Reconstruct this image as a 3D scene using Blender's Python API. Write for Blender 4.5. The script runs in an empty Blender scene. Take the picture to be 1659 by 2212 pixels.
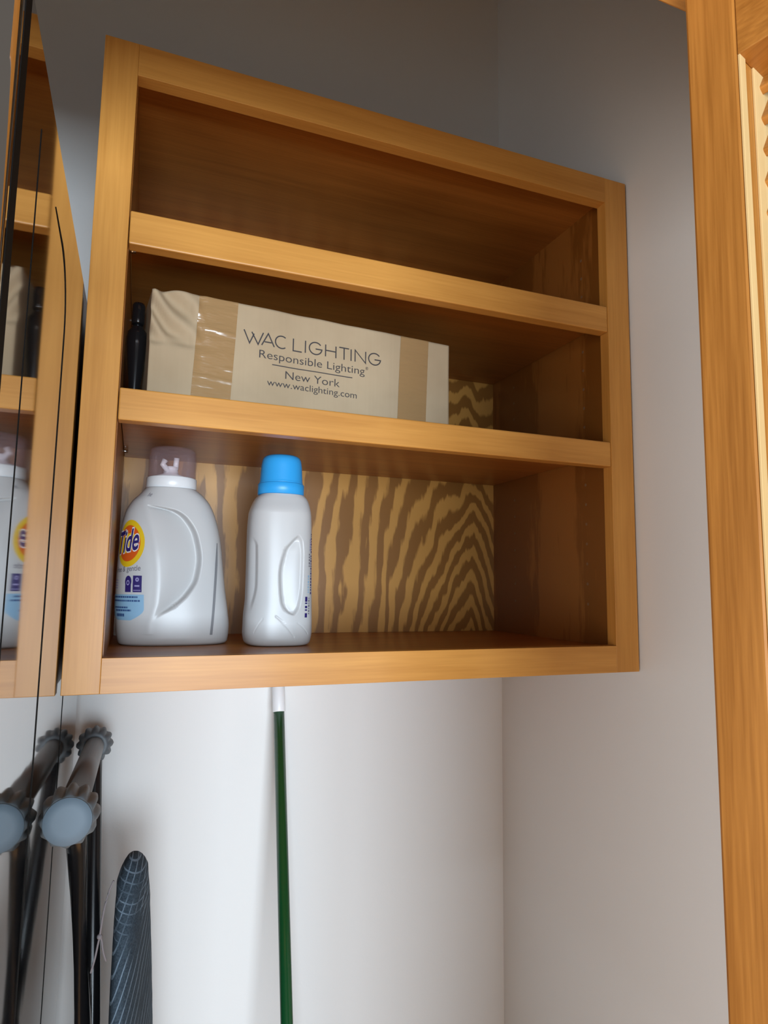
import bpy, bmesh, math, random
from mathutils import Vector, Matrix, noise
from math import sin, cos, pi, radians, sqrt
random.seed(4)
S = bpy.context.scene
COL = S.collection

# ---------------------------------------------------------------- camera
CAMC = Vector((0.06737841, -0.77141819, 0.11972815))
FWD = Vector((0.35249813, 0.92898056, 0.11287248))
RGT = Vector((0.93429075, -0.35623138, 0.0141424))
UPV = Vector((-0.05334674, -0.10047055, 0.99350883))
cam = bpy.data.cameras.new('camera'); camo = bpy.data.objects.new('camera', cam); COL.objects.link(camo)
M = Matrix((RGT, UPV, -FWD)).transposed().to_4x4(); M.translation = CAMC
camo.matrix_world = M
cam.sensor_fit = 'HORIZONTAL'; cam.sensor_width = 36; cam.lens = 36 * 1400.3 / 1659
cam.clip_start = 0.02
S.camera = camo
S.view_settings.view_transform = 'Standard'; S.view_settings.look = 'None'
S.view_settings.exposure = 0.0; S.view_settings.gamma = 1.0; S.view_settings.use_curve_mapping = False

# ---------------------------------------------------------------- light
FLOOR_Z = -1.42
w = bpy.data.worlds.new('world'); S.world = w; w.use_nodes = True
w.node_tree.nodes['Background'].inputs[0].default_value = (1.0, 0.88, 0.78, 1)
w.node_tree.nodes['Background'].inputs[1].default_value = 0.21

def area(name, loc, target, sx, sy, power, color):
    l = bpy.data.lights.new(name, 'AREA'); l.shape = 'RECTANGLE'; l.size = sx; l.size_y = sy
    l.energy = power; l.color = color
    o = bpy.data.objects.new(name, l); COL.objects.link(o); o.location = loc
    o.rotation_euler = (Vector(target) - Vector(loc)).to_track_quat('-Z', 'Y').to_euler()
    return o
# daylight window across the room, low and wide
area('window_daylight', (0.05, -3.3, -0.15), (0.2, 0.4, -0.25), 1.7, 1.1, 152, (0.75, 0.88, 1.0))
# second window along the left side of the room
area('side_window_daylight', (-2.3, -2.0, -0.45), (0.75, -0.1, 0.1), 1.5, 1.6, 58, (0.98, 0.97, 0.97))
# added unseen spotlight on the floor, for warm bounce into the closet
l = bpy.data.lights.new('floor_bounce_spot', 'SPOT'); l.energy = 900; l.spot_size = radians(46); l.spot_blend = 0.5
l.shadow_soft_size = 0.06; l.color = (1.0, 0.66, 0.32)
o = bpy.data.objects.new('floor_bounce_spot', l); COL.objects.link(o); o.location = (-0.1, -1.25, 1.45)
o.rotation_euler = (0, 0, 0)

# ---------------------------------------------------------------- node helpers
def mat(name, color=(.8, .8, .8), rough=.5, metal=0.0, spec=.5, coat=0.0):
    m = bpy.data.materials.new(name); m.use_nodes = True
    b = m.node_tree.nodes['Principled BSDF']
    b.inputs['Base Color'].default_value = (*color, 1); b.inputs['Roughness'].default_value = rough
    b.inputs['Metallic'].default_value = metal; b.inputs['Specular IOR Level'].default_value = spec
    b.inputs['Coat Weight'].default_value = coat; b.inputs['Coat Roughness'].default_value = 0.15
    return m
class N:
    def __init__(s, m): s.m = m; s.t = m.node_tree; s.b = s.t.nodes['Principled BSDF']
    def new(s, t, **k):
        n = s.t.nodes.new(t)
        for a, v in k.items(): setattr(n, a, v)
        return n
    def link(s, a, b): s.t.links.new(a, b)
    def obj(s): return s.new('ShaderNodeTexCoord').outputs['Object']
    def mapping(s, v, scale=(1, 1, 1), loc=(0, 0, 0), rot=(0, 0, 0)):
        n = s.new('ShaderNodeMapping'); s.link(v, n.inputs[0])
        n.inputs['Scale'].default_value = scale; n.inputs['Location'].default_value = loc; n.inputs['Rotation'].default_value = rot
        return n.outputs[0]
    def noise(s, v, scale=5, detail=4, rough=.5, dist=0):
        n = s.new('ShaderNodeTexNoise'); s.link(v, n.inputs['Vector']); n.inputs['Scale'].default_value = scale
        n.inputs['Detail'].default_value = detail; n.inputs['Roughness'].default_value = rough; n.inputs['Distortion'].default_value = dist
        return n.outputs[0]
    def ramp(s, f, stops):
        n = s.new('ShaderNodeValToRGB'); s.link(f, n.inputs[0]); e = n.color_ramp.elements
        while len(e) < len(stops): e.new(.5)
        for i, (p, c) in enumerate(stops): e[i].position = p; e[i].color = (*c, 1)
        return n.outputs[0]
    def math(s, op, a, b=0.0, c=None):
        n = s.new('ShaderNodeMath', operation=op)
        for i, x in enumerate((a, b, c)):
            if x is None: continue
            if isinstance(x, (int, float)): n.inputs[i].default_value = x
            else: s.link(x, n.inputs[i])
        return n.outputs[0]
    def mix(s, f, a, b, mode='MIX'):
        n = s.new('ShaderNodeMix', data_type='RGBA', blend_type=mode)
        for i, x in ((0, f), (6, a), (7, b)):
            if isinstance(x, (int, float)): n.inputs[i].default_value = x
            elif isinstance(x, tuple): n.inputs[i].default_value = (*x, 1)
            else: s.link(x, n.inputs[i])
        return n.outputs[2]
    def bump(s, h, strength=.2, dist=.001):
        n = s.new('ShaderNodeBump'); s.link(h, n.inputs['Height']); n.inputs['Strength'].default_value = strength
        n.inputs['Distance'].default_value = dist; s.link(n.outputs[0], s.b.inputs['Normal'])
    def color(s, c): s.link(c, s.b.inputs['Base Color'])

def wood(name, axis, lo, hi, rough=.40, coat=.08, sc=1.0, contrast=(.3, .7), seed=0.0, fleck=.25):
    """stained maple / pine: fine streaks running along axis, with soft blotches"""
    m = mat(name, hi, rough, spec=.3, coat=coat); n = N(m); v = n.obj()
    k = [55 * sc] * 3; k[axis] = 2.2 * sc
    k2 = [9 * sc] * 3; k2[axis] = 2.5 * sc
    k3 = [420] * 3; k3[axis] = 14
    a = n.noise(n.mapping(v, tuple(k), (seed, seed * 1.7, seed * .6)), 1, 4, .55, .3)
    b = n.noise(n.mapping(v, tuple(k2), (seed * 2, seed, 3)), 1, 3, .5, .6)
    c = n.noise(n.mapping(v, tuple(k3)), 1, 2, .5)
    f = n.math('ADD', n.math('MULTIPLY', a, .5), n.math('MULTIPLY', b, .5))
    f = n.math('ADD', f, n.math('MULTIPLY', n.math('SUBTRACT', c, .5), fleck))
    n.color(n.ramp(f, [(contrast[0], lo), (contrast[1], hi)]))
    n.bump(c, .06, .0005)
    return m

# stained honey maple of the cabinet, same stain on every frame member
LO = (.45, .188, .034); HI = (.66, .318, .072)
M_FV = wood('honey_maple_upright', 2, LO, HI, seed=1)
M_FH = wood('honey_maple_crosswise', 0, LO, HI, seed=5)
M_PLY = wood('stained_ply', 0, (.26, .086, .013), (.52, .195, .036), .38, .12, .8, (.28, .72), 2)
M_PLYV = wood('stained_ply_side', 2, (.24, .082, .013), (.44, .170, .034), .38, .12, .8, (.3, .72), 7)
M_DOOR = wood('orange_oak', 2, (.26, .098, .015), (.40, .168, .032), .42, .1, 1.4, (.34, .66), 3, .5)
M_DOORH = wood('orange_oak_rail', 1, (.26, .098, .015), (.40, .168, .032), .42, .1, 1.4, (.34, .66), 8, .5)
M_PALE = wood('pale_unstained_pine', 2, (.50, .335, .14), (.64, .455, .215), .5, 0, 1.2, (.3, .7), 4)

def cathedral(name, ax, kz, k, w0, ac, band, lo, hi, amp, famp):
    """plain-sawn plywood: nested arches  f = kz*z + k*sqrt((u-ac)^2 + w0^2)"""
    m = mat(name, hi, .38, coat=.2); n = N(m); v = n.obj()
    nz = n.noise(n.mapping(v, (9, 9, 3.5)), 1, 3, .5)
    nf = n.noise(n.mapping(v, (20, 20, 4), (3, 5, 1)), 1, 3, .55)
    jag = n.noise(n.mapping(v, (90, 90, 16)), 1, 3, .6)
    sp = n.new('ShaderNodeSeparateXYZ'); n.link(v, sp.inputs[0])
    u = n.math('SUBTRACT', sp.outputs[ax], ac)
    u = n.math('ADD', u, n.math('MULTIPLY', n.math('SUBTRACT', nz, .5), amp))
    q = n.math('SQRT', n.math('ADD', n.math('MULTIPLY', u, u), w0 * w0))
    zk = n.math('DIVIDE', n.math('MULTIPLY', sp.outputs[2], kz), n.math('ADD', n.math('MULTIPLY', n.math('MULTIPLY', u, u), 90), 1))
    q = n.math('DIVIDE', q, n.math('ADD', n.math('MULTIPLY', q, 1.5), 1))
    f = n.math('ADD', zk, n.math('MULTIPLY', q, k))
    f = n.math('ADD', f, n.math('MULTIPLY', n.math('SUBTRACT', nf, .5), famp))
    f = n.math('ADD', f, n.math('MULTIPLY', n.math('SUBTRACT', jag, .5), band * .45))
    f = n.math('FRACT', n.math('DIVIDE', f, band))
    grain = n.noise(n.mapping(v, (160, 160, 5)), 1, 2, .5)
    f = n.math('ADD', f, n.math('MULTIPLY', n.math('SUBTRACT', grain, .5), .22))
    n.color(n.ramp(f, [(.0, lo), (.40, lo), (.52, hi), (.88, hi), (.98, lo)]))
    return m
M_BACK = cathedral('cathedral_grain_ply', 0, 1.0, 3.0, .012, .30, .047, (.26, .106, .017), (.56, .272, .058), .07, .085)
M_SIDE = cathedral('broad_grain_ply', 1, .25, 1.2, .02, -.40, .11, (.22, .074, .010), (.33, .122, .022), .06, .10)

def wall_mat(name, col):
    m = mat(name, col, .85, spec=.2); n = N(m)
    n.bump(n.noise(n.obj(), 260, 3, .6), .12, .001)
    return m
M_WALL = wall_mat('painted_drywall', (.74, .735, .72))
M_CEIL = wall_mat('painted_ceiling', (.60, .52, .40))
M_FLOOR = wood('oak_floor', 0, (.40, .25, .12), (.56, .38, .20), .45, 0, 1, (.3, .7), 6)
M_METALDARK = mat('glossy_dark_enamel', (.50, .50, .495), .045, 1.0)
_n = N(M_METALDARK); _n.bump(_n.noise(_n.mapping(_n.obj(), (3, 3, 1.2)), 3, 2), .05, .004)
M_SEAM = mat('black_gasket', (.010, .010, .010), .8, spec=.1)
M_WHITEPL = mat('white_plastic', (.55, .545, .54), .36)
M_CAPW = mat('bright_white_plastic', (.80, .81, .82), .3)
M_BLUE = mat('sky_blue_plastic', (.030, .36, .80), .38)
M_INK = mat('black_ink', (.035, .028, .030), .6)
M_GREYINK = mat('grey_ink', (.16, .14, .17), .6)
M_NAVY = mat('navy_ink', (.022, .012, .13), .5)
M_NAVY2 = mat('pale_violet_ink', (.30, .27, .50), .5)
M_YEL = mat('yellow_ink', (.74, .48, .012), .4)
M_ORA = mat('orange_ink', (.66, .10, .010), .4)
M_WINK = mat('white_ink', (.78, .74, .74), .4)
M_LBLUE = mat('light_blue_ink', (.26, .45, .62), .45)
M_DBLUE = mat('deep_blue_ink', (.03, .08, .22), .5)
M_STRIP = mat('translucent_grey_strip', (.22, .22, .23), .35)
M_GREEN = mat('green_enamel', (.004, .062, .016), .22, coat=.4)
M_BLACK = mat('black_gloss_plastic', (.006, .006, .007), .12)
M_BLKTUBE = mat('black_painted_steel', (.008, .008, .009), .22)
M_GREYTUBE = mat('grey_painted_steel', (.13, .125, .12), .42)
M_RUB = mat('blue_grey_rubber', (.105, .125, .14), .5)
M_RUBSHEEN = mat('blue_grey_rubber_sheen', (.125, .175, .22), .6)  # same rubber, with its bluish reflection lightened into the face colour
M_PIN = mat('nickel_pin', (.75, .75, .76), .25, 1.0)
M_HOLE = mat('bored_hole_rim', (.24, .14, .075), .6)
M_STRING = mat('grey_cotton_string', (.20, .18, .19), .9)

M_CARD = mat('cardboard', (.44, .335, .225), .8, spec=.25)
_n = N(M_CARD); _v = _n.obj()
_a = _n.noise(_n.mapping(_v, (8, 8, 8)), 1, 4, .55); _b = _n.noise(_n.mapping(_v, (260, 260, 3)), 1, 2, .5)
_n.color(_n.ramp(_n.math('ADD', _n.math('MULTIPLY', _a, .88), _n.math('MULTIPLY', _b, .12)), [(.3, (.365, .268, .165)), (.7, (.455, .345, .222))]))
_n.bump(_b, .05, .0004)
M_TAPE = mat('brown_packing_tape', (.33, .200, .090), .16, spec=.6)
_n = N(M_TAPE); _n.bump(_n.noise(_n.mapping(_n.obj(), (14, 14, 60)), 1, 3, .6), .5, .004)

def clear_mat():
    m = bpy.data.materials.new('clear_pinkish_plastic'); m.use_nodes = True; t = m.node_tree; t.nodes.clear()
    nn = t.nodes.new; L = t.links.new
    o = nn('ShaderNodeOutputMaterial'); mx = nn('ShaderNodeMixShader'); mx2 = nn('ShaderNodeMixShader'); tr = nn('ShaderNodeBsdfTransparent')
    gl = nn('ShaderNodeBsdfGlossy'); df = nn('ShaderNodeBsdfDiffuse'); fr = nn('ShaderNodeLayerWeight'); ma = nn('ShaderNodeMath'); mb = nn('ShaderNodeMath')
    tr.inputs[0].default_value = (.96, .92, .93, 1); gl.inputs[0].default_value = (.9, .88, .9, 1); gl.inputs['Roughness'].default_value = .12
    df.inputs[0].default_value = (.62, .52, .53, 1); fr.inputs[0].default_value = .3
    ma.operation = 'MULTIPLY'; ma.inputs[1].default_value = .25; mb.operation = 'MULTIPLY_ADD'; mb.inputs[1].default_value = .22; mb.inputs[2].default_value = .05
    L(fr.outputs['Facing'], ma.inputs[0]); L(fr.outputs['Facing'], mb.inputs[0])
    L(mb.outputs[0], mx2.inputs[0]); L(tr.outputs[0], mx2.inputs[1]); L(df.outputs[0], mx2.inputs[2])
    L(ma.outputs[0], mx.inputs[0]); L(mx2.outputs[0], mx.inputs[1]); L(gl.outputs[0], mx.inputs[2]); L(mx.outputs[0], o.inputs[0]); return m
M_CLEAR = clear_mat()

def cover_mat():
    m = mat('striped_navy_cover', (.03, .045, .06), .9, spec=.15); n = N(m); v = n.obj()
    sp = n.new('ShaderNodeSeparateXYZ'); n.link(v, sp.inputs[0])
    # board-local axes: u across (mostly y), s down from the tip
    u = sp.outputs[1]; z = sp.outputs[2]
    wob = n.noise(n.mapping(v, (14, 14, 9)), 1, 2, .5)
    xx = n.math('SUBTRACT', sp.outputs[0], n.math('MULTIPLY', n.math('SUBTRACT', 1.194, z), .045))
    u2 = n.math('SUBTRACT', n.math('MULTIPLY', xx, -2.1), n.math('MULTIPLY', n.math('MULTIPLY', xx, n.math('ABSOLUTE', xx)), 10))
    f = n.math('ADD', n.math('ADD', z, u2), n.math('MULTIPLY', wob, .012))
    tri = n.math('ABSOLUTE', n.math('SUBTRACT', n.math('FRACT', n.math('DIVIDE', f, .0185)), .5))
    line = n.math('LESS_THAN', tri, .085)
    # knitted cross lines near the tip only
    g = n.math('ADD', z, n.math('MULTIPLY', xx, .35))
    tri2 = n.math('ABSOLUTE', n.math('SUBTRACT', n.math('FRACT', n.math('DIVIDE', g, .009)), .5))
    line2 = n.math('MULTIPLY', n.math('LESS_THAN', tri2, .075), n.math('GREATER_THAN', z, 1.125))
    line = n.math('MAXIMUM', line, line2)
    fade = n.noise(n.mapping(v, (10, 10, 14), (4, 1, 2)), 1, 3, .6)
    line = n.math('MULTIPLY', line, n.ramp(fade, [(.38, (0, 0, 0)), (.52, (1, 1, 1))]))
    fine = n.noise(v, 500, 2, .5)
    base = n.ramp(fine, [(.3, (.028, .042, .058)), (.7, (.055, .078, .100))])
    n.color(n.mix(line, base, (.17, .23, .29)))
    n.bump(n.math('ADD', fine, n.math('MULTIPLY', fade, 3.0)), .4, .002)
    return m
M_COVER = cover_mat()

# ---------------------------------------------------------------- object helpers
ORG = {}
def thing(name, loc, label, cat, group=None):
    o = bpy.data.objects.new(name, None); COL.objects.link(o); o.location = loc; o.empty_display_size = .05
    o['label'] = label; o['category'] = cat
    if group: o['group'] = group
    ORG[o.name] = Vector(loc); return o
def obj(name, bm, m, parent=None, smooth=False, label=None, origin=None):
    """links bm (world coordinates) as one mesh under parent"""
    if isinstance(bm, bpy.types.Mesh): me = bm
    else:
        me = bpy.data.meshes.new(name); bmesh.ops.recalc_face_normals(bm, faces=bm.faces); bm.to_mesh(me); bm.free()
    org = ORG[parent.name] if parent else Vector(origin or (0, 0, 0))
    me.transform(Matrix.Translation(-org))
    me.materials.clear(); me.materials.append(m)
    for p in me.polygons: p.use_smooth = smooth
    o = bpy.data.objects.new(name, me); COL.objects.link(o)
    if parent: o.parent = parent
    else: o.location = org
    ORG[o.name] = org
    if label: o['label'] = label
    return o
def structure(name, bm, m, label=None, cat=None):
    o = obj(name, bm, m); o['kind'] = 'structure'
    o['label'] = label or name.replace('_', ' '); o['category'] = cat or name.split('_')[0]
    return o
def box(x0, x1, y0, y1, z0, z1, bevel=0.0, bm=None, seg=2):
    bm2 = bmesh.new(); bmesh.ops.create_cube(bm2, size=1)
    for v in bm2.verts: v.co = Vector((x0 + (v.co.x + .5) * (x1 - x0), y0 + (v.co.y + .5) * (y1 - y0), z0 + (v.co.z + .5) * (z1 - z0)))
    if bevel: bmesh.ops.bevel(bm2, geom=bm2.edges[:], offset=bevel, segments=seg, affect='EDGES', profile=.5)
    if bm is None: return bm2
    me = bpy.data.meshes.new('t'); bm2.to_mesh(me); bm2.free(); bm.from_mesh(me); bpy.data.meshes.remove(me); return bm
def frame_of(d):
    d = d.normalized(); a = Vector((0, 0, 1)) if abs(d.z) < .9 else Vector((1, 0, 0))
    u = d.cross(a).normalized(); return u, d.cross(u).normalized()
def grid_faces(bm, rows, closed=True, cap0=True, cap1=True):
    for a, b in zip(rows[:-1], rows[1:]):
        k = len(a)
        for i in range(k if closed else k - 1):
            j = (i + 1) % k
            try: bm.faces.new((a[i], a[j], b[j], b[i]))
            except ValueError: pass
    if closed and cap0: bm.faces.new(rows[0])
    if closed and cap1: bm.faces.new(rows[-1])
def tube(pts, r, seg=14, bm=None, radii=None):
    bm = bm or bmesh.new(); pts = [Vector(p) for p in pts]; rows = []
    for i, p in enumerate(pts):
        d = (pts[min(i + 1, len(pts) - 1)] - pts[max(i - 1, 0)]); u, v = frame_of(d); rr = radii[i] if radii else r
        rows.append([bm.verts.new(p + u * rr * cos(2 * pi * k / seg) + v * rr * sin(2 * pi * k / seg)) for k in range(seg)])
    grid_faces(bm, rows); return bm
def lathe(prof, base, axis=(0, 0, 1), seg=64, flute=None, bm=None, caps=True):
    """prof: (radius, height along axis); flute(i)->(count, amplitude)"""
    bm = bm or bmesh.new(); base = Vector(base); d = Vector(axis).normalized(); u, v = frame_of(d); rows = []
    for i, (r, h) in enumerate(prof):
        row = []
        for k in range(seg):
            t = 2 * pi * k / seg; rr = r
            if flute:
                c, amp = flute(i); rr = r + amp * (abs(cos(c * t / 2)) ** 1.2 - .6)
            row.append(bm.verts.new(base + d * h + (u * cos(t) + v * sin(t)) * rr))
        rows.append(row)
    grid_faces(bm, rows, True, caps, caps); return bm
_TC = {}
def lerp_table(tab, z):
    """monotone cubic through the table"""
    key = id(tab)
    if key not in _TC or _TC[key][0] is not tab:
        d = [(y2 - y1) / (x2 - x1) for (x1, y1), (x2, y2) in zip(tab[:-1], tab[1:])]
        mm = [d[0]]
        for p, q, i in zip(d[:-1], d[1:], range(1, len(d))):
            if p * q <= 0: mm.append(0.0)
            else:
                h0 = tab[i][0] - tab[i - 1][0]; h1 = tab[i + 1][0] - tab[i][0]; w1 = 2 * h1 + h0; w2 = h1 + 2 * h0
                mm.append((w1 + w2) / (w1 / p + w2 / q))
        mm.append(d[-1]); _TC[key] = (tab, mm)
    mm = _TC[key][1]
    if z <= tab[0][0]: return tab[0][1]
    for i in range(len(tab) - 1):
        (a, x), (b, y) = tab[i], tab[i + 1]
        if z <= b:
            h = b - a; t = (z - a) / h
            return (2 * t ** 3 - 3 * t * t + 1) * x + (t ** 3 - 2 * t * t + t) * h * mm[i] + (-2 * t ** 3 + 3 * t * t) * y + (t ** 3 - t * t) * h * mm[i + 1]
    return tab[-1][1]
def text_mesh(body, shear=0.0, weight=0.0):
    cu = bpy.data.curves.new('txt', 'FONT'); cu.body = body; cu.size = 1; cu.shear = shear; cu.offset = weight; cu.resolution_u = 6
    o = bpy.data.objects.new('txt', cu); COL.objects.link(o)
    dg = bpy.context.evaluated_depsgraph_get(); dg.update()
    me = bpy.data.meshes.new_from_object(o.evaluated_get(dg)); bpy.data.objects.remove(o); bpy.data.curves.remove(cu); return me
_H = text_mesh('H'); CAPH = max(v.co.y for v in _H.vertices); bpy.data.meshes.remove(_H)
def text(name, body, width, cap, fn, m, parent, shear=0.0, weight=0.0, align='L', label=None):
    """prints body with fn(x, y) -> world point; x from 0 to width, cap height cap"""
    me = text_mesh(body, shear, weight); xs = [v.co.x for v in me.vertices]; a, b = min(xs), max(xs)
    bm = bmesh.new(); bm.from_mesh(me); bpy.data.meshes.remove(me)
    bmesh.ops.triangulate(bm, faces=bm.faces)
    for v in bm.verts: v.co = fn((v.co.x - a) / (b - a) * width, v.co.y / CAPH * cap)
    me2 = bpy.data.meshes.new(name); bm.to_mesh(me2); bm.free()
    return obj(name, me2, m, parent, label=label)
def patch(fn, outline_rows):
    """rows of (x, y) lists -> conforming sheet"""
    bm = bmesh.new(); rows = [[bm.verts.new(fn(x, y)) for x, y in r] for r in outline_rows]; grid_faces(bm, rows, False); return bm
def rect_patch(fn, x0, x1, y0, y1, nx=10, ny=6):
    return patch(fn, [[(x0 + (x1 - x0) * i / nx, y0 + (y1 - y0) * j / ny) for i in range(nx + 1)] for j in range(ny + 1)])
def disc_patch(fn, cx, cy, rx, ry, rings=6, seg=40, inner=0.0, tilt=0.0):
    bm = bmesh.new(); rows = []
    for j in range(rings + 1):
        q = inner + (1 - inner) * j / rings; q = max(q, .001)
        row = []
        for k in range(seg):
            t = 2 * pi * k / seg; x = rx * q * cos(t); y = ry * q * sin(t)
            row.append(bm.verts.new(fn(cx + x + y * tilt, cy + y)))
        rows.append(row)
    grid_faces(bm, rows, True, False, False); return bm

# ---------------------------------------------------------------- setting
XW, YW, CEIL = .768, .3916, 1.52
structure('wall_back', box(-.80, XW + .1, YW, YW + .1, FLOOR_Z, CEIL), M_WALL, 'white painted closet wall behind the open cabinet', 'wall')
structure('wall_right', box(XW, XW + .1, -.42, YW, FLOOR_Z, CEIL), M_WALL, 'white painted closet wall between cabinet and louvered door', 'wall')
structure('wall_left', box(-.90, -.80, -.42, YW + .1, FLOOR_Z, CEIL), M_WALL, 'white painted closet wall on the far side of the appliance', 'wall')
structure('ceiling', box(-.90, XW + .1, -.55, YW + .1, CEIL, CEIL + .08), M_CEIL, 'white closet ceiling', 'ceiling')
structure('floor', box(-3, 3, -4.2, YW + .1, FLOOR_Z - .08, FLOOR_Z), M_FLOOR, 'wooden floor of the closet and the room', 'floor')
structure('wall_front', box(-3, 3, -.545, -.43, .60, CEIL), M_WALL, 'painted wall above the closet opening', 'wall')
structure('trim_1', box(-.90, XW + .02, -.555, -.42, .5728, .60, .0015), M_FH, 'orange wooden header along the top of the closet opening', 'trim')
structure('trim_2', box(XW, XW + .02, -.555, -.42, FLOOR_Z, .5728, .0015), M_DOOR, 'orange wooden jamb on the right of the closet opening', 'trim')

# ---------------------------------------------------------------- cabinet
W, H, D = .7634, .762, .3798
SL, SR, TR, BR = .0379, .0404, .0407, .0379
FT = .019
cab = thing('wall_cabinet', (W / 2, .19, 0), 'open honey-stained wooden wall cabinet with two shelves, holding box and bottles', 'cabinet')
obj('stile', box(0, SL, 0, FT, 0, H, .0007), M_FV, cab)
obj('stile', box(W - SR, W, 0, FT, 0, H, .0007), M_FV, cab)
obj('rail', box(SL, W - SR, 0, FT, H - TR, H, .0004), M_FH, cab)
obj('rail', box(SL, W - SR, 0, FT, 0, BR, .0004), M_FH, cab)
XL, XR = .0387, W - .0198
ZB, ZT = .0337, H - .0150
obj('side_panel', box(.004, XL, FT, D, .004, H - .004), M_PLYV, cab)
obj('side_panel', box(XR, W - .002, FT, D, .004, H - .004), M_SIDE, cab)
obj('top_panel', box(XL, XR, FT, D, ZT, H - .004), M_PLY, cab)
obj('bottom_panel', box(XL, XR, FT, D, .012, ZB), M_PLY, cab)
obj('back_panel', box(.004, W - .002, D, D + .010, .004, H - .004), M_BACK, cab)
def shelf(zt, zb, zp):
    s = obj('shelf', box(XL + .001, XR - .001, FT + .002, D - .001, zp, zt), M_PLY, cab)
    obj('shelf_nosing', box(SL + .0012, W - SR - .0004, .0006, FT + .001, zb, zt, .0016), M_FH, s)
    for x, dx in ((XL, .007), (XR, -.007)):
        for y in (.072, .308):
            zz = zp - .0035 if dx > 0 else zp + .0032
            b = tube([(x - dx * .3, y, zz), (x + dx, y, zz)], .003, 12); obj('shelf_pin', b, M_PIN, s, True, label='small shiny metal shelf pin')
S1T, S1B, S1P = .5506, .5103, .5400
S2T, S2B, S2P = .3384, .3013, .3270
shelf(S1T, S1B, S1P); shelf(S2T, S2B, S2P)
for y in (.0875, .30):
    for k in range(19):
        z = .095 + .032 * k
        if min(abs(z - S1P), abs(z - S2P), abs(z - S1T), abs(z - S2T)) > .012:
            obj('pin_hole', tube([(XR - .0002, y, z), (XR + .004, y, z)], .0024, 12), M_HOLE, cab, label='small pale shelf-pin hole')

# ---------------------------------------------------------------- tall appliance on the left
XM = -.0025
ap = thing('laundry_tower', (-.36, -.07, FLOOR_Z), 'tall glossy dark appliance whose mirror-like side reflects the cabinet', 'appliance')
bm = bmesh.new(); bmesh.ops.create_cube(bm, size=1)
X0, Y0, Y1, Z0, Z1 = -.70, -.4235, .288, FLOOR_Z + .012, .4435
for v in bm.verts: v.co = Vector((X0 + (v.co.x + .5) * (XM - X0), Y0 + (v.co.y + .5) * (Y1 - Y0), Z0 + (v.co.z + .5) * (Z1 - Z0)))
ed = [e for e in bm.edges if abs(e.verts[0].co.z - e.verts[1].co.z) > .5 and e.verts[0].co.y < 0]
bmesh.ops.bevel(bm, geom=ed, offset=.0035, segments=6, affect='EDGES', profile=.5)
ed = [e for e in bm.edges if all(v.co.z > .4 for v in e.verts)]
bmesh.ops.bevel(bm, geom=ed, offset=.0015, segments=2, affect='EDGES', profile=.5)
body = obj('appliance_body', bm, M_METALDARK, ap)
for f in body.data.polygons: f.use_smooth = f.area < .08
def seam(name, path, half, prd=.0004):
    bm = bmesh.new(); path = [Vector((XM, *p)) for p in path]; rows = []
    for i, p in enumerate(path):
        d = (path[min(i + 1, len(path) - 1)] - path[max(i - 1, 0)]).normalized(); nrm = d.cross(Vector((1, 0, 0))).normalized()
        h = half if not isinstance(half, (list, tuple)) else half[i]
        rows.append([bm.verts.new(p + nrm * h + Vector((x, 0, 0))) if k else bm.verts.new(p - nrm * h + Vector((x, 0, 0))) for k, x in ((0, -.001), (0, prd), (1, prd), (1, -.001))])
    grid_faces(bm, rows); return obj(name, bm, M_SEAM, ap, label='dark panel seam or painted dark reflection')
arc = [(-.160, FLOOR_Z + .02), (-.160, .30), (-.1603, .335)]
for k in range(1, 11):
    t = k / 10 * pi / 2; arc.append((-.2205 + .060 * cos(t), .335 + .056 * sin(t)))
arc += [(-.245, .393), (-.262, .3945)]
seam('seam_or_reflection_strip', arc, [.0022] * (len(arc) - 4) + [.0018, .0014, .0009, .0004])
seam('seam_or_reflection_strip', [(-.3425, FLOOR_Z + .02), (-.3425, .40)], .0008, .0003)
seam('seam_or_reflection_strip', [(.064, FLOOR_Z + .02), (.060, .42)], .0016)
seam('seam_or_reflection_strip', [(-.4085, FLOOR_Z + .02), (-.4085, .438)], .0075, .0003)  # wide black strip paints the closet's dark reflection near the front edge
for x in (-.64, -.07):
    for y in (-.36, .22): obj('levelling_foot', lathe([(.022, 0), (.022, .008), (.012, .012)], (x, y, FLOOR_Z), seg=20), M_SEAM, ap)

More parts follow.
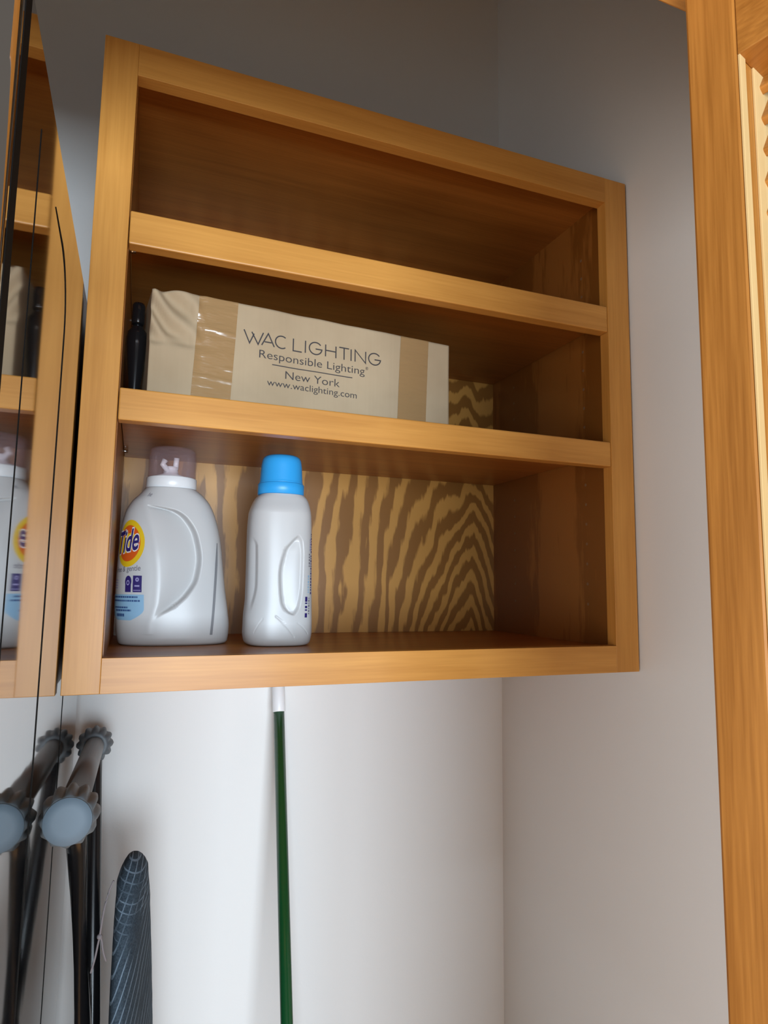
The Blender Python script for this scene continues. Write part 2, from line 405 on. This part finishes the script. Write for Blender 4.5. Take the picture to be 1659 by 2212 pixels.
# ---------------------------------------------------------------- louvered door
D0 = Vector((.4271, -.44, 0)); dd = Vector((.267, -.963, 0)).normalized(); dn = Vector((.963, .267, 0)).normalized()
dr = thing('louvered_door', (D0.x + dd.x * .16, D0.y + dd.y * .16, FLOOR_Z), 'orange stained wooden louvered folding door standing open at right of closet', 'door')
DW, DT, ZD0, ZD1 = .36, .056, FLOOR_Z + .012, .566
SW = .0352
def leaf(o0, d, n):
    def dbox(s0, s1, n0, n1, z0, z1, bevel=.001):
        bm = box(s0, s1, n0, n1, z0, z1, bevel)
        for v in bm.verts: v.co = o0 + d * v.co.x + n * v.co.y + Vector((0, 0, v.co.z))
        return bm
    def dobj(name, bm, m, label=None): return obj(name, bm, m, dr, label=label)
    dobj('stile', dbox(0, SW, 0, DT, ZD0, ZD1, .0020), M_DOOR)
    dobj('stile', dbox(DW - SW, DW, 0, DT, ZD0, ZD1, .0020), M_DOOR)
    dobj('rail', dbox(SW, DW - SW, .0003, DT - .0005, .4880, ZD1, .0006), M_DOORH)
    dobj('rail', dbox(SW, DW - SW, .0003, DT - .0005, ZD0, ZD0 + .15, .0006), M_DOORH)
    dobj('rail', dbox(SW, DW - SW, .0003, DT - .0005, -.60, -.50, .0006), M_DOORH)
    for s0, s1 in ((SW, SW + .0016), (DW - SW - .0016, DW - SW)):
        for a, b in ((.0005, .0085), (.0205, DT - .001)):
            dobj('inner_bead', dbox(s0, s1, a, b, ZD0 + .15, .4880, .0003), M_PALE, 'pale strip inside the louver opening')
    z = .4742
    while z > ZD0 + .17:
        if not (-.615 < z < -.485):
            bm = box(SW + .0002, DW - SW - .0002, -.0220, .0220, -.0033, .0033, .0014)
            for v in bm.verts:
                a = radians(58); y, zz = v.co.y, v.co.z
                yy = y * cos(a) - zz * sin(a); z2 = y * sin(a) + zz * cos(a)
                v.co = o0 + d * v.co.x + n * (yy + .0425) + Vector((0, 0, z + .0190 + z2))
            dobj('louver_slat', bm, M_DOORH)
        z -= .0238
leaf(D0, dd, dn)
d2 = Vector((.195, .320, 0)).normalized()
leaf(Vector((.6010, -.790, 0)), d2, Vector((d2.y, -d2.x, 0)))

# ---------------------------------------------------------------- cardboard box
BA = Vector((.0678, .030, 0)); BU = (Vector((.4858, .0678, 0)) - BA).normalized(); BN = Vector((BU.y, -BU.x, 0))
BL, BZ0, BZ1, BDP = .4195, S2T + .0006, .4767, .20
def crumple(u, z):
    t = max(0, min(1, (.066 - u) / .03)) * max(0, min(1, (z - .405) / .02))
    d = t * (.0055 * sin(160 * (u * 1.25 + z) + 1.2 * sin(90 * u)) - .004)
    d += -.0018 * math.exp(-((z - .412) / .004) ** 2) * max(0, min(1, (.07 - u) / .02))
    d += .0016 * math.exp(-((u - .052) / .004) ** 2) * max(0, min(1, (z - .36) / .03))
    d += .0008 * noise.noise(Vector((u * 22, z * 22, 1.3)))
    return d
def topz(u):
    return BZ1 + .0006 * noise.noise(Vector((u * 30, 0, 4))) - .004 * math.exp(-(u / .01) ** 2)
def bface(u, z, off=0.0):
    zz = BZ0 + (z - BZ0) * (topz(u) - BZ0) / (BZ1 - BZ0)
    p = BA + BU * u + BN * (crumple(u, z) + off); p.z = zz; return p
bx = thing('cardboard_box', tuple(BA + BU * BL / 2 - BN * BDP / 2 + Vector((0, 0, S2T))), 'long taped cardboard shipping box with printed front on the middle shelf', 'box')
bm = bmesh.new(); NU, NZ = 150, 50
rows = [[bm.verts.new(bface(BL * i / NU, BZ0 + (BZ1 - BZ0) * j / NZ)) for i in range(NU + 1)] for j in range(NZ + 1)]
grid_faces(bm, rows, False)
bk = [[bm.verts.new(BA + BU * (BL * i / NU) - BN * BDP + Vector((0, 0, zz))) for i in range(NU + 1)] for zz in (BZ0, BZ1)]
grid_faces(bm, [rows[-1], bk[1]], False); grid_faces(bm, [bk[1], bk[0]], False); grid_faces(bm, [bk[0], rows[0]], False)
for i in (0, NU): bm.faces.new([r[i] for r in rows] + [bk[1][i], bk[0][i]])
carton = obj('carton', bm, M_CARD, bx, True)
bpy.context.view_layer.update()
def shade_flat_sides(o):
    for p in o.data.polygons:
        if len(p.vertices) > 4 or p.area > .0003: p.use_smooth = False
shade_flat_sides(carton)
def tape(u0a, u1a, u0b, u1b, wr):
    nz, nu = 60, 16; bm = bmesh.new(); rows = []
    for j in range(nz + 1):
        t = j / nz; z = BZ0 + .0005 + (BZ1 - BZ0 - .0005) * t; a = u0b + (u0a - u0b) * t; b = u1b + (u1a - u1b) * t; row = []
        for i in range(nu + 1):
            u = a + (b - a) * i / nu
            wv = wr * max(0, noise.noise(Vector((u * 40, z * 120, 7)))) + wr * 1.5 * math.exp(-((z - .4375 + .12 * (u - .055)) / .0018) ** 2) + wr * 1.5 * math.exp(-((z - .374 + .05 * (u - .05)) / .0015) ** 2)
            row.append(bm.verts.new(bface(u, z, .0006 + wv)))
        rows.append(row)
    for dep in (.004, .06, .12, .196):
        row = []
        for i in range(nu + 1):
            p = bface(u0a + (u1a - u0a) * i / nu, BZ1, -dep); p.z = BZ1 + .0016; row.append(bm.verts.new(p))
        rows.append(row)
    grid_faces(bm, rows, False)
    obj('packing_tape', bm, M_TAPE, bx, True, label='shiny brown packing tape band')
tape(.0560, .1043, .0500, .0985, .0007)
tape(.3385, .3842, .3338, .3795, .0003)
def bt(u0, z0, slope=0.0): return lambda x, y: bface(u0 + x, z0 + y + slope * x, .0005)
GL = {'W': [[(0, 1), (.30, 0), (.52, .80)], [(.40, .92), (.74, 0), (1, 1)]], 'A': [[(0, 0), (.5, 1), (1, 0)], [(.22, .30), (.78, .30)]],
      'L': [[(0, 1), (0, 0), (1, 0)]], 'I': [[(0, 1), (0, 0)]], 'H': [[(0, 1), (0, 0)], [(1, 1), (1, 0)], [(0, .52), (1, .52)]],
      'T': [[(0, 1), (1, 1)], [(.5, 1), (.5, 0)]], 'N': [[(0, 0), (0, 1), (1, 0), (1, 1)]]}
GL['C'] = [[(.5 + .5 * cos(radians(t)) * 1.06, .5 + .5 * sin(radians(t))) for t in range(52, 309, 8)]]
GL['G'] = [[(.5 + .5 * cos(radians(t)), .5 + .5 * sin(radians(t))) for t in range(38, 353, 9)] + [(1.0, .46), (.50, .46)]]
def px2u(p): p -= 528.5; return .113 + 5.95e-4 * p + 2.25e-7 * p * p
def stroke_text(word, z0, cap, sw):
    for ch, p0, p1 in word:
        u0, u1 = px2u(p0), px2u(p1); bm = bmesh.new()
        for ln in GL[ch]:
            pts = [Vector((u0 + (u1 - u0) * x, z0 + cap * y)) for x, y in ln]; rows = []
            for i, p in enumerate(pts):
                d0 = (pts[i] - pts[i - 1]).normalized() if i else (pts[1] - pts[0]).normalized()
                d1 = (pts[i + 1] - pts[i]).normalized() if i < len(pts) - 1 else d0
                n0 = Vector((-d0.y, d0.x)); n1 = Vector((-d1.y, d1.x)); nn = (n0 + n1); nn.normalize(); nn *= min(2.2, 1 / max(.3, nn.dot(n0)))
                rows.append([bm.verts.new(bface(*(p + nn * sw * q), .0005)) for q in (-.5, .5)])
            grid_faces(bm, rows, False)
        obj('printed_letter', bm, M_INK, bx, label='black printed letter')
stroke_text([('W', 528, 570), ('A', 567, 594), ('C', 597, 622), ('L', 634.5, 653), ('I', 660.5, 662), ('G', 669, 696), ('H', 704, 726),
             ('T', 733, 754), ('I', 758.5, 760), ('N', 767, 789.5), ('G', 796, 821.5)], .4266, .0166, .0016)
text('printed_text', 'Responsible Lighting', .1490, .0105, bt(.1335, .4095, .002), M_INK, bx, weight=-.006, label='black printed text')
text('printed_text', '\u00ae', .0040, .0040, bt(.2838, .4175), M_INK, bx, label='black printed text')
obj('printed_rule', rect_patch(bt(.1510, .4022), 0, .1130, 0, .0012, 20, 1), M_INK, bx, label='black printed line')
text('printed_text', 'New York', .0765, .0105, bt(.1692, .3868, .001), M_INK, bx, weight=-.006, label='black printed text')
text('printed_text', 'www.waclighting.com', .1260, .0088, bt(.1452, .3745, .0), M_INK, bx, weight=-.004, label='black printed text')

# ---------------------------------------------------------------- dark bottle beside the box
bt0 = (.0530, .075, S2T)
db = thing('black_bottle', bt0, 'slim black glossy bottle wedged between cardboard box and cabinet side', 'bottle')
obj('bottle_body', lathe([(.0040, .0006), (.0048, .003), (.0068, .02), (.0098, .048), (.0124, .076), (.0126, .086), (.0115, .093), (.007, .099), (.006, .104)], bt0, seg=40), M_BLACK, db, True)
obj('bottle_cap', lathe([(.0075, .1042), (.0078, .106), (.0078, .128), (.0065, .131), (.002, .1315)], bt0, seg=32), M_BLACK, db, True)

# ---------------------------------------------------------------- jug and softener bottles
def spow(x, p): return math.copysign(abs(x) ** p, x)
class Bottle:
    def __init__(s, L, R, y0, dep, n, recs, z0, z1):
        s.L, s.R, s.y0, s.dep, s.n, s.recs, s.z0, s.z1 = L, R, y0, dep, n, recs, z0, z1
    def cx(s, z): return (lerp_table(s.L, z) + lerp_table(s.R, z)) / 2
    def a(s, z): return (lerp_table(s.R, z) - lerp_table(s.L, z)) / 2
    def raw(s, ph, z):
        b = lerp_table(s.dep, z); e = 2 / s.n
        return Vector((s.cx(z) + s.a(z) * spow(cos(ph), e), s.y0 - b * spow(sin(ph), e), z))
    def disp(s, x, z):
        d = 0.0
        for fn in s.recs: d += fn(x, z)
        return d
    def pt(s, ph, z, off=0.0):
        p = s.raw(ph, z)
        if sin(ph) > 0: p.y += s.disp(p.x, z) * min(1, sin(ph) * 1.6)
        if off:
            e = 1e-3; q1 = s.raw(ph + e, z) - s.raw(ph - e, z); q2 = s.raw(ph, z + e) - s.raw(ph, z - e)
            nn = q1.cross(q2); nn.normalize()
            if nn.dot(p - Vector((s.cx(z), s.y0, z))) < 0: nn = -nn
            p += nn * off
        return p
    def mesh(s, nph=320, nz=260):
        bm = bmesh.new(); rows = []
        for j in range(nz + 1):
            z = s.z0 + (s.z1 - s.z0) * j / nz
            rows.append([bm.verts.new(s.pt(2 * pi * k / nph, z)) for k in range(nph)])
        grid_faces(bm, rows); return bm
def smooth(t): t = max(0., min(1., t)); return t * t * (3 - 2 * t)

# white jug with clear cap
jy = .215
JL = [(.0340, .0535), (.0352, .0505), (.0385, .0482), (.0601, .0446), (.092, .0420), (.1177, .0417), (.1435, .0421), (.1892, .0442), (.2157, .0482), (.2329, .0560), (.2449, .0665), (.2535, .0735)]
JR = [(.0340, .1915), (.0352, .1945), (.0385, .1970), (.0589, .1986), (.0792, .1962), (.113, .1908), (.1471, .1864), (.1813, .1818), (.2087, .1752), (.2324, .1655), (.2450, .1555), (.2535, .1450)]
JD = [(.0340, .042), (.0365, .0465), (.045, .0495), (.09, .051), (.15, .050), (.20, .045), (.23, .040), (.2535, .0355)]
rl = [(.0630, .0895), (.0800, .0950), (.0935, .0979), (.1186, .0985), (.169, .0929), (.2005, .0841), (.2260, .0760)]
rr = [(.0630, .0900), (.0750, .1020), (.0842, .1164), (.1032, .1375), (.1258, .1501), (.1516, .1533), (.1839, .1475), (.2062, .1352), (.2196, .1178), (.2260, .0860)]
def jug_rec(x, z):
    if not .063 < z < .226: return 0.
    a, b = lerp_table(rl, z), lerp_table(rr, z)
    if not a < x < b or b - a < .002: return 0.
    t = (x - a) / (b - a); k = smooth((b - a) / .03)
    return .0210 * k * (t ** 1.4) * smooth((b - x) / .0080)
def jug_ridge(x, z):
    """raised border of the label panel"""
    if not .05 < z < .24: return 0.
    a = lerp_table(rl, z) - .003
    return -.0005 * math.exp(-((x - a) / .0050) ** 2)
J = Bottle(JL, JR, jy, JD, 2.5, [jug_rec, jug_ridge], .0340, .2535)
jc = (.1093, jy)
jug = thing('detergent_jug', (.12, jy, ZB), 'white detergent jug with clear cap and yellow-orange logo, at left of the bottom shelf', 'bottle')
obj('jug_body', J.mesh(), M_WHITEPL, jug, True)
obj('cap_collar', lathe([(.0345, .2537), (.0352, .2545), (.0352, .2690), (.0343, .2702), (.022, .2704)], (jc[0], jc[1], 0), seg=72), M_CAPW, jug, True, label='white cap collar')
obj('clear_cap', lathe([(.0335, .2706), (.0332, .30), (.0322, .3095), (.0305, .3125), (.027, .3138), (.0, .3142)][:5] + [(.001, .314), (.001, .3125), (.027, .3122), (.0295, .3110), (.0308, .3080), (.0318, .30), (.0321, .2706)], (jc[0], jc[1], 0), seg=72, caps=False), M_CLEAR, jug, True, label='clear pinkish see-through measuring cap')
sp = lathe([(.0200, .2706), (.0195, .274), (.0115, .2765), (.0095, .284), (.0105, .287), (.006, .2885)], (jc[0] - .002, jc[1], 0), seg=36)
tube([(jc[0] - .006, jc[1] - .006, .280), (jc[0] - .014, jc[1] - .010, .2895), (jc[0] - .011, jc[1] - .010, .296)], .0042, 14, sp)
tube([(jc[0] + .004, jc[1] - .002, .284), (jc[0] + .005, jc[1] - .004, .301)], .0040, 14, sp)
obj('pour_spout', sp, M_CAPW, jug, True, label='white pour spout inside the cap')
# level strip on the handle
st = [(.1770, .1739), (.1600, .1738), (.1397, .1735), (.1000, .1723), (.0732, .1712), (.0482, .1697)]
def phx(x, z, b=J):
    c = max(-1, min(1, (x - b.cx(z)) / b.a(z))); return math.acos(spow(c, b.n / 2))
st_ = list(reversed(st))
bm = bmesh.new(); rows = []
for i in range(41):
    z = .1770 + (.0482 - .1770) * i / 40; x = lerp_table(st_, z); hw = .0018 * min(1, .35 + i / 14)
    rows.append([bm.verts.new(J.pt(phx(x + t * hw, z), z, .0005)) for t in (-1, 0, 1)])
grid_faces(bm, rows, False); obj('level_strip', bm, M_STRIP, jug, True, label='grey see-through level strip')
RJ = .078
def jl(ph_deg, z0, off=.0004, shear=0.0):
    return lambda x, y: J.pt(radians(ph_deg) - x / RJ, z0 + y + shear * x, off)
PH = 141
obj('logo_disc', disc_patch(jl(PH, .1725), 0, 0, .0335, .0325, 7, 48), M_YEL, jug, True, label='yellow round logo')
obj('logo_disc', disc_patch(jl(PH, .1725, .0006), 0, 0, .0260, .0250, 6, 48, .0), M_ORA, jug, True, label='orange disc of the logo')
obj('logo_disc', disc_patch(jl(PH, .1725, .0008), -.002, 0, .0200, .0140, 4, 40, .0, .5), M_YEL, jug, True, label='yellow centre of the logo')
text('logo_text', 'Tide', .0530, .0300, jl(PH + 21, .1572, .0010, .14), M_WINK, jug, .16, .05, label='white outline of the logo lettering')
text('logo_text', 'Tide', .0515, .0292, jl(PH + 20.5, .1575, .0013, .14), M_NAVY, jug, .16, .018, label='dark blue logo lettering')
text('label_text', 'free & gentle', .0600, .0072, jl(164, .1325, .0005, .05), M_GREYINK, jug, weight=.005, label='grey label lettering')
text('label_text', 'he', .0100, .0060, jl(128, .2385, .0006), M_GREYINK, jug, label='small grey mark near the neck')
obj('label_badge', rect_patch(jl(129.5, 0), 0, .0158, .1062, .1285, 6, 5), M_NAVY, jug, True, label='dark blue badge')
obj('badge_mark', disc_patch(jl(129.5, 0, .0007), .0080, .1232, .0034, .0030, 2, 8, .35), M_NAVY2, jug, True, label='pale flower mark on badge')
obj('badge_mark', rect_patch(jl(129.5, 0, .0007), .0015, .0142, .1083, .1092, 5, 1), M_NAVY2, jug, True)
obj('badge_mark', rect_patch(jl(129.5, 0, .0007), .0035, .0122, .1135, .1158, 5, 1), M_NAVY2, jug, True)
bm = rect_patch(jl(141.5, 0), 0, .0128, .1062, .1175, 6, 4); me = bpy.data.meshes.new('t'); bm.to_mesh(me); bm.free()
bm = disc_patch(jl(141.5, 0), .0064, .1205, .0072, .0078, 4, 28); bm.from_mesh(me)
obj('label_badge', bm, M_NAVY, jug, True, label='dark blue badge with round top')
obj('badge_mark', disc_patch(jl(141.5, 0, .0007), .0064, .1188, .0034, .0036, 2, 20, .55), M_NAVY2, jug, True, label='pale crescent on badge')
def band_rows():
    rows = []
    for j in range(11):
        t = j / 10; y = .1030 - .0345 * t; sh = max(0, (t - .55) / .45) ** 2 * .030
        rows.append([(-.0060 + sh + (.0900 - sh * 1.8) * i / 24, y) for i in range(25)])
    return rows
obj('label_band', patch(jl(177, 0), band_rows()), M_LBLUE, jug, True, label='light blue band at the bottom of the label')
rnd = random.Random(2)
def dashes(fn, x0, x1, y, h, parent, m, name='label_fine_print'):
    bm = bmesh.new(); x = x0
    while x < x1:
        wd = rnd.uniform(.002, .006); e = min(x + wd, x1)
        rows = [[bm.verts.new(fn(xx, yy)) for xx in (x, (x + e) / 2, e)] for yy in (y, y + h)]; grid_faces(bm, rows, False); x = e + .0008
    obj(name, bm, m, parent, label='line of fine dark print')
f2 = jl(177, 0, .0008)
dashes(f2, .012, .0740, .0985, .0022, jug, M_DBLUE); dashes(f2, .012, .0780, .0935, .0022, jug, M_DBLUE)
dashes(f2, .016, .0560, .0845, .0022, jug, M_DBLUE); dashes(f2, .020, .0620, .0805, .0024, jug, M_DBLUE); dashes(f2, .024, .0470, .0735, .0038, jug, M_DBLUE)
f3 = jl(170, 0, .0005)
for i in range(4): dashes(f3, .002, .016, .1215 - .0035 * i, .0012, jug, M_NAVY2)

# white bottle with blue cap
sy = .170
SLt = [(.0340, .2225), (.0352, .2190), (.0395, .2155), (.0514, .2134), (.0743, .2138), (.1005, .2156), (.1601, .2153), (.1936, .2150), (.2207, .2162), (.2350, .2205), (.2440, .2250), (.2490, .2300)]
SRt = [(.0340, .3020), (.0352, .3052), (.0395, .3082), (.0537, .3103), (.0943, .3092), (.1629, .3073), (.2184, .3055), (.2350, .3025), (.2440, .2990), (.2490, .2945)]
SDt = [(.0340, .036), (.0352, .040), (.045, .043), (.10, .044), (.22, .042), (.24, .035), (.249, .031)]
q1 = [(.076, .2750), (.080, .2665), (.0953, .2560), (.1337, .2525), (.1662, .2590), (.1800, .2690), (.1900, .2785)]
q2 = [(.076, .2790), (.089, .2860), (.12, .2900), (.16, .2905), (.180, .2885), (.1900, .2830)]
def s_rec(x, z):
    if not .076 < z < .190: return 0.
    a, b = lerp_table(q1, z), lerp_table(q2, z)
    if not a < x < b: return 0.
    t = (x - a) / (b - a)
    return .0100 * smooth((b - a) / .02) * smooth((x - a) / .0065) * (1 - .7 * t) * smooth((b - x) / .006)
g1 = [(.075, .2185), (.0818, .2200), (.1205, .2262), (.1725, .2250), (.1919, .2160)]
def s_rec2(x, z):
    if not .078 < z < .190: return 0.
    b = lerp_table(g1, z)
    if x > b: return 0.
    return .006 * smooth((b - x) / .003) * smooth((z - .078) / .02) * smooth((.19 - z) / .02)
def s_groove(x, z):
    d = 0.
    for x0, z0, x1, z1 in ((.2500, .076, .2780, .046), (.2820, .066, .2990, .050), (.2340, .072, .2230, .052)):
        if min(x0, x1) - .004 < x < max(x0, x1) + .004:
            t = (x - x0) / (x1 - x0)
            if 0 <= t <= 1:
                zl = z0 + (z1 - z0) * (t * .6 + t * t * .4); d += .0007 * math.exp(-((z - zl) / .0013) ** 2)
    return d
B2 = Bottle(SLt, SRt, sy, SDt, 2.7, [s_rec, s_rec2, s_groove], .0340, .2490)
sc = (.2612, sy)
sb = thing('softener_bottle', (.2618, sy, ZB), 'white plastic bottle with bright blue cap, standing beside the detergent jug', 'bottle')
obj('bottle_body', B2.mesh(), M_WHITEPL, sb, True)
capo = obj('blue_cap', lathe([(.0325, .2660), (.0318, .2672), (.0312, .270), (.0298, .292), (.0285, .3005), (.0268, .3048), (.0235, .3072), (.012, .3078), (.001, .3079)], (sc[0], sc[1], 0), seg=64), M_BLUE, sb, True, label='bright blue screw cap')
obj('cap_collar', lathe([(.0325, .2492), (.0338, .2500), (.0338, .2645), (.0325, .2660)], (sc[0], sc[1], 0), seg=64), M_BLUE, capo, True)
def sl(x, y, off=.0005): return B2.pt(phx(x, y, B2), y, off)
for i, (z, h) in enumerate([(.0735, .0060), (.0830, .0018), (.0865, .0032), (.0925, .0018), (.0955, .0070)]):
    obj('barcode_bar', rect_patch(sl, .2925, .2962, z, z + h, 4, 2), M_NAVY, sb, True, label='dark barcode bar')
for x0, z0, z1, m in ((.2975, .108, .130, M_LBLUE), (.2985, .145, .163, M_GREYINK), (.3000, .168, .186, M_NAVY2), (.3020, .106, .160, M_NAVY), (.3025, .165, .192, M_NAVY), (.2990, .078, .100, M_GREYINK)):
    bm = bmesh.new(); z = z0
    while z < z1:
        e = z + rnd.uniform(.0012, .0035); rows = [[bm.verts.new(sl(xx, zz)) for xx in (x0 - .0009, x0 + .0009)] for zz in (z, e)]; grid_faces(bm, rows, False); z = e + .0014
    obj('label_fine_print', bm, m, sb, label='column of fine print on the side label')

# ---------------------------------------------------------------- green broom pole
T = Vector((.3085, .3765, -.030)); dirp = Vector((.0020, -.125, -.465)).normalized()
L_ = (T.z - FLOOR_Z - .006) / -dirp.z
foot = T + dirp * L_
bp_ = thing('green_pole', (foot.x, foot.y, FLOOR_Z), 'green enamelled pole with white tip leaning on the wall under the cabinet', 'pole')
cutp = T + dirp * .0690
obj('pole_shaft', tube([cutp, T + dirp * L_], .0093, 28), M_GREEN, bp_, True)
obj('tip_cap', tube([T, T + dirp * .002, cutp - dirp * .001, cutp + dirp * .0008], .0108, 28, radii=[.0085, .0108, .0108, .0104]), M_CAPW, bp_, True, label='white plastic tip')

# ---------------------------------------------------------------- ironing board
ib = thing('ironing_board', (.08, .16, FLOOR_Z), 'ironing board stood on end against the wall, striped navy cover, black legs', 'ironing board')
al = radians(8.5); tv = Vector((sin(al), cos(al), 0)); nv = Vector((cos(al), -sin(al), 0))
CB = Vector((.0832, .160, 0)); ZTIP = -.226
bm = bmesh.new(); rows = []
ss = [.0005, .002, .005, .010, .016, .024, .034, .046] + [.06 + .015 * i for i in range(76)]
for s in ss:
    hw = .150 * sqrt(max(0, 1 - (1 - min(s / .50, 1)) ** 2)); th = .0168 * min(1, sqrt(s / .022))
    row = []
    for k in range(64):
        t = 2 * pi * k / 64; uu = hw * spow(cos(t), 2 / 2.4); vv = th * spow(sin(t), 2 / 2.6)
        wob = 1 + .06 * noise.noise(Vector((uu * 25, s * 40, 3))) if s > .03 else 1
        if cos(t) < -.6 and s > .05: uu -= .004 * noise.noise(Vector((0, s * 70, 9)))
        p = CB + tv * uu + nv * vv * wob; p.x += .045 * s; p.z = ZTIP - s; row.append(bm.verts.new(p))
    rows.append(row)
grid_faces(bm, rows)
zlow = ZTIP - ss[-1]
obj('board_cover', bm, M_COVER, ib, True, label='navy ironing board cover with pale diagonal lines')
P0 = Vector((.0238, -.115, -.087)); P1 = Vector((.0243, .320, -.120)); ax = (P1 - P0).normalized(); LB = (P1 - P0).length
obj('foot_bar', tube([P0 + ax * .01, P1 - ax * .01], .0132, 28), M_GREYTUBE, ib, True, label='grey tubular foot bar')
def foot_cap(base, d, r):
    prof = [(r * .62, -.036), (r * .74, -.0365), (r * .84, -.0345), (r * 1.0, -.026), (r * 1.03, -.010), (r * .99, .005), (r * .93, .012), (r * .88, .0145)]
    amp = [0, 0, .0006, .0046, .0052, .0044, .0016, 0]
    c = obj('foot_cap', lathe(prof, base, d, 120, lambda i: (12, amp[i])), M_RUB, ib, True, label='blue-grey fluted rubber foot cap')
    obj('cap_face', lathe([(r * .88, .0146), (r * .86, .0156), (r * .5, .0165), (.001, .0167)], base, d, 60), M_RUBSHEEN, c, True)
foot_cap(P0, -ax, .0226); foot_cap(P1, ax, .0228)
Jn = Vector((.0445, .178, -.500))
obj('leg_tube', tube([Vector((.0225, -.030, -.104)), Vector((.0240, .0168, -.160)), Vector((.0365, .150, -.413)), Jn + Vector((0, -.006, 0)), Vector((.0445, .170, -.62))], .0098, 18), M_BLKTUBE, ib, True)
obj('leg_tube', tube([Vector((.0250, .315, -.128)), Vector((.0270, .300, -.165)), Vector((.0455, .205, -.444)), Jn + Vector((.001, .006, -.005)), Vector((.0455, .186, -.62))], .0098, 18), M_BLKTUBE, ib, True)
obj('leg_tube', tube([Vector((.045, .178, -.60)), Vector((.050, .17, FLOOR_Z + .05))], .0125, 18), M_BLKTUBE, ib, True)
def string(pts, r=.0011):
    pts = [Vector(p) for p in pts]; out = []
    for i in range(len(pts) - 1):
        p0, p1, p2, p3 = pts[max(i - 1, 0)], pts[i], pts[i + 1], pts[min(i + 2, len(pts) - 1)]
        for k in range(8):
            t = k / 8; out.append(.5 * ((2 * p1) + (p2 - p0) * t + (2 * p0 - 5 * p1 + 4 * p2 - p3) * t * t + (3 * p1 - p0 - 3 * p2 + p3) * t ** 3))
    out.append(pts[-1]); return tube(out, r, 8)
ds = string([(.0625, .075, -.222), (.0585, .0751, -.232), (.0548, .07, -.246), (.0525, .068, -.262), (.0512, .07, -.277), (.0500, .07, -.284), (.0475, .07, -.300), (.0440, .07, -.315)])
st2 = string([(.0512, .07, -.277), (.0535, .07, -.283), (.0555, .07, -.294), (.0590, .072, -.306)])
k_ = bmesh.ops.create_uvsphere(ds, u_segments=10, v_segments=8, radius=.0030)
for v in k_['verts']: v.co += Vector((.0510, .07, -.278))
me = bpy.data.meshes.new('t'); st2.to_mesh(me); st2.free(); ds.from_mesh(me)
obj('drawstring', ds, M_STRING, ib, True, label='grey knotted drawstring of the cover')
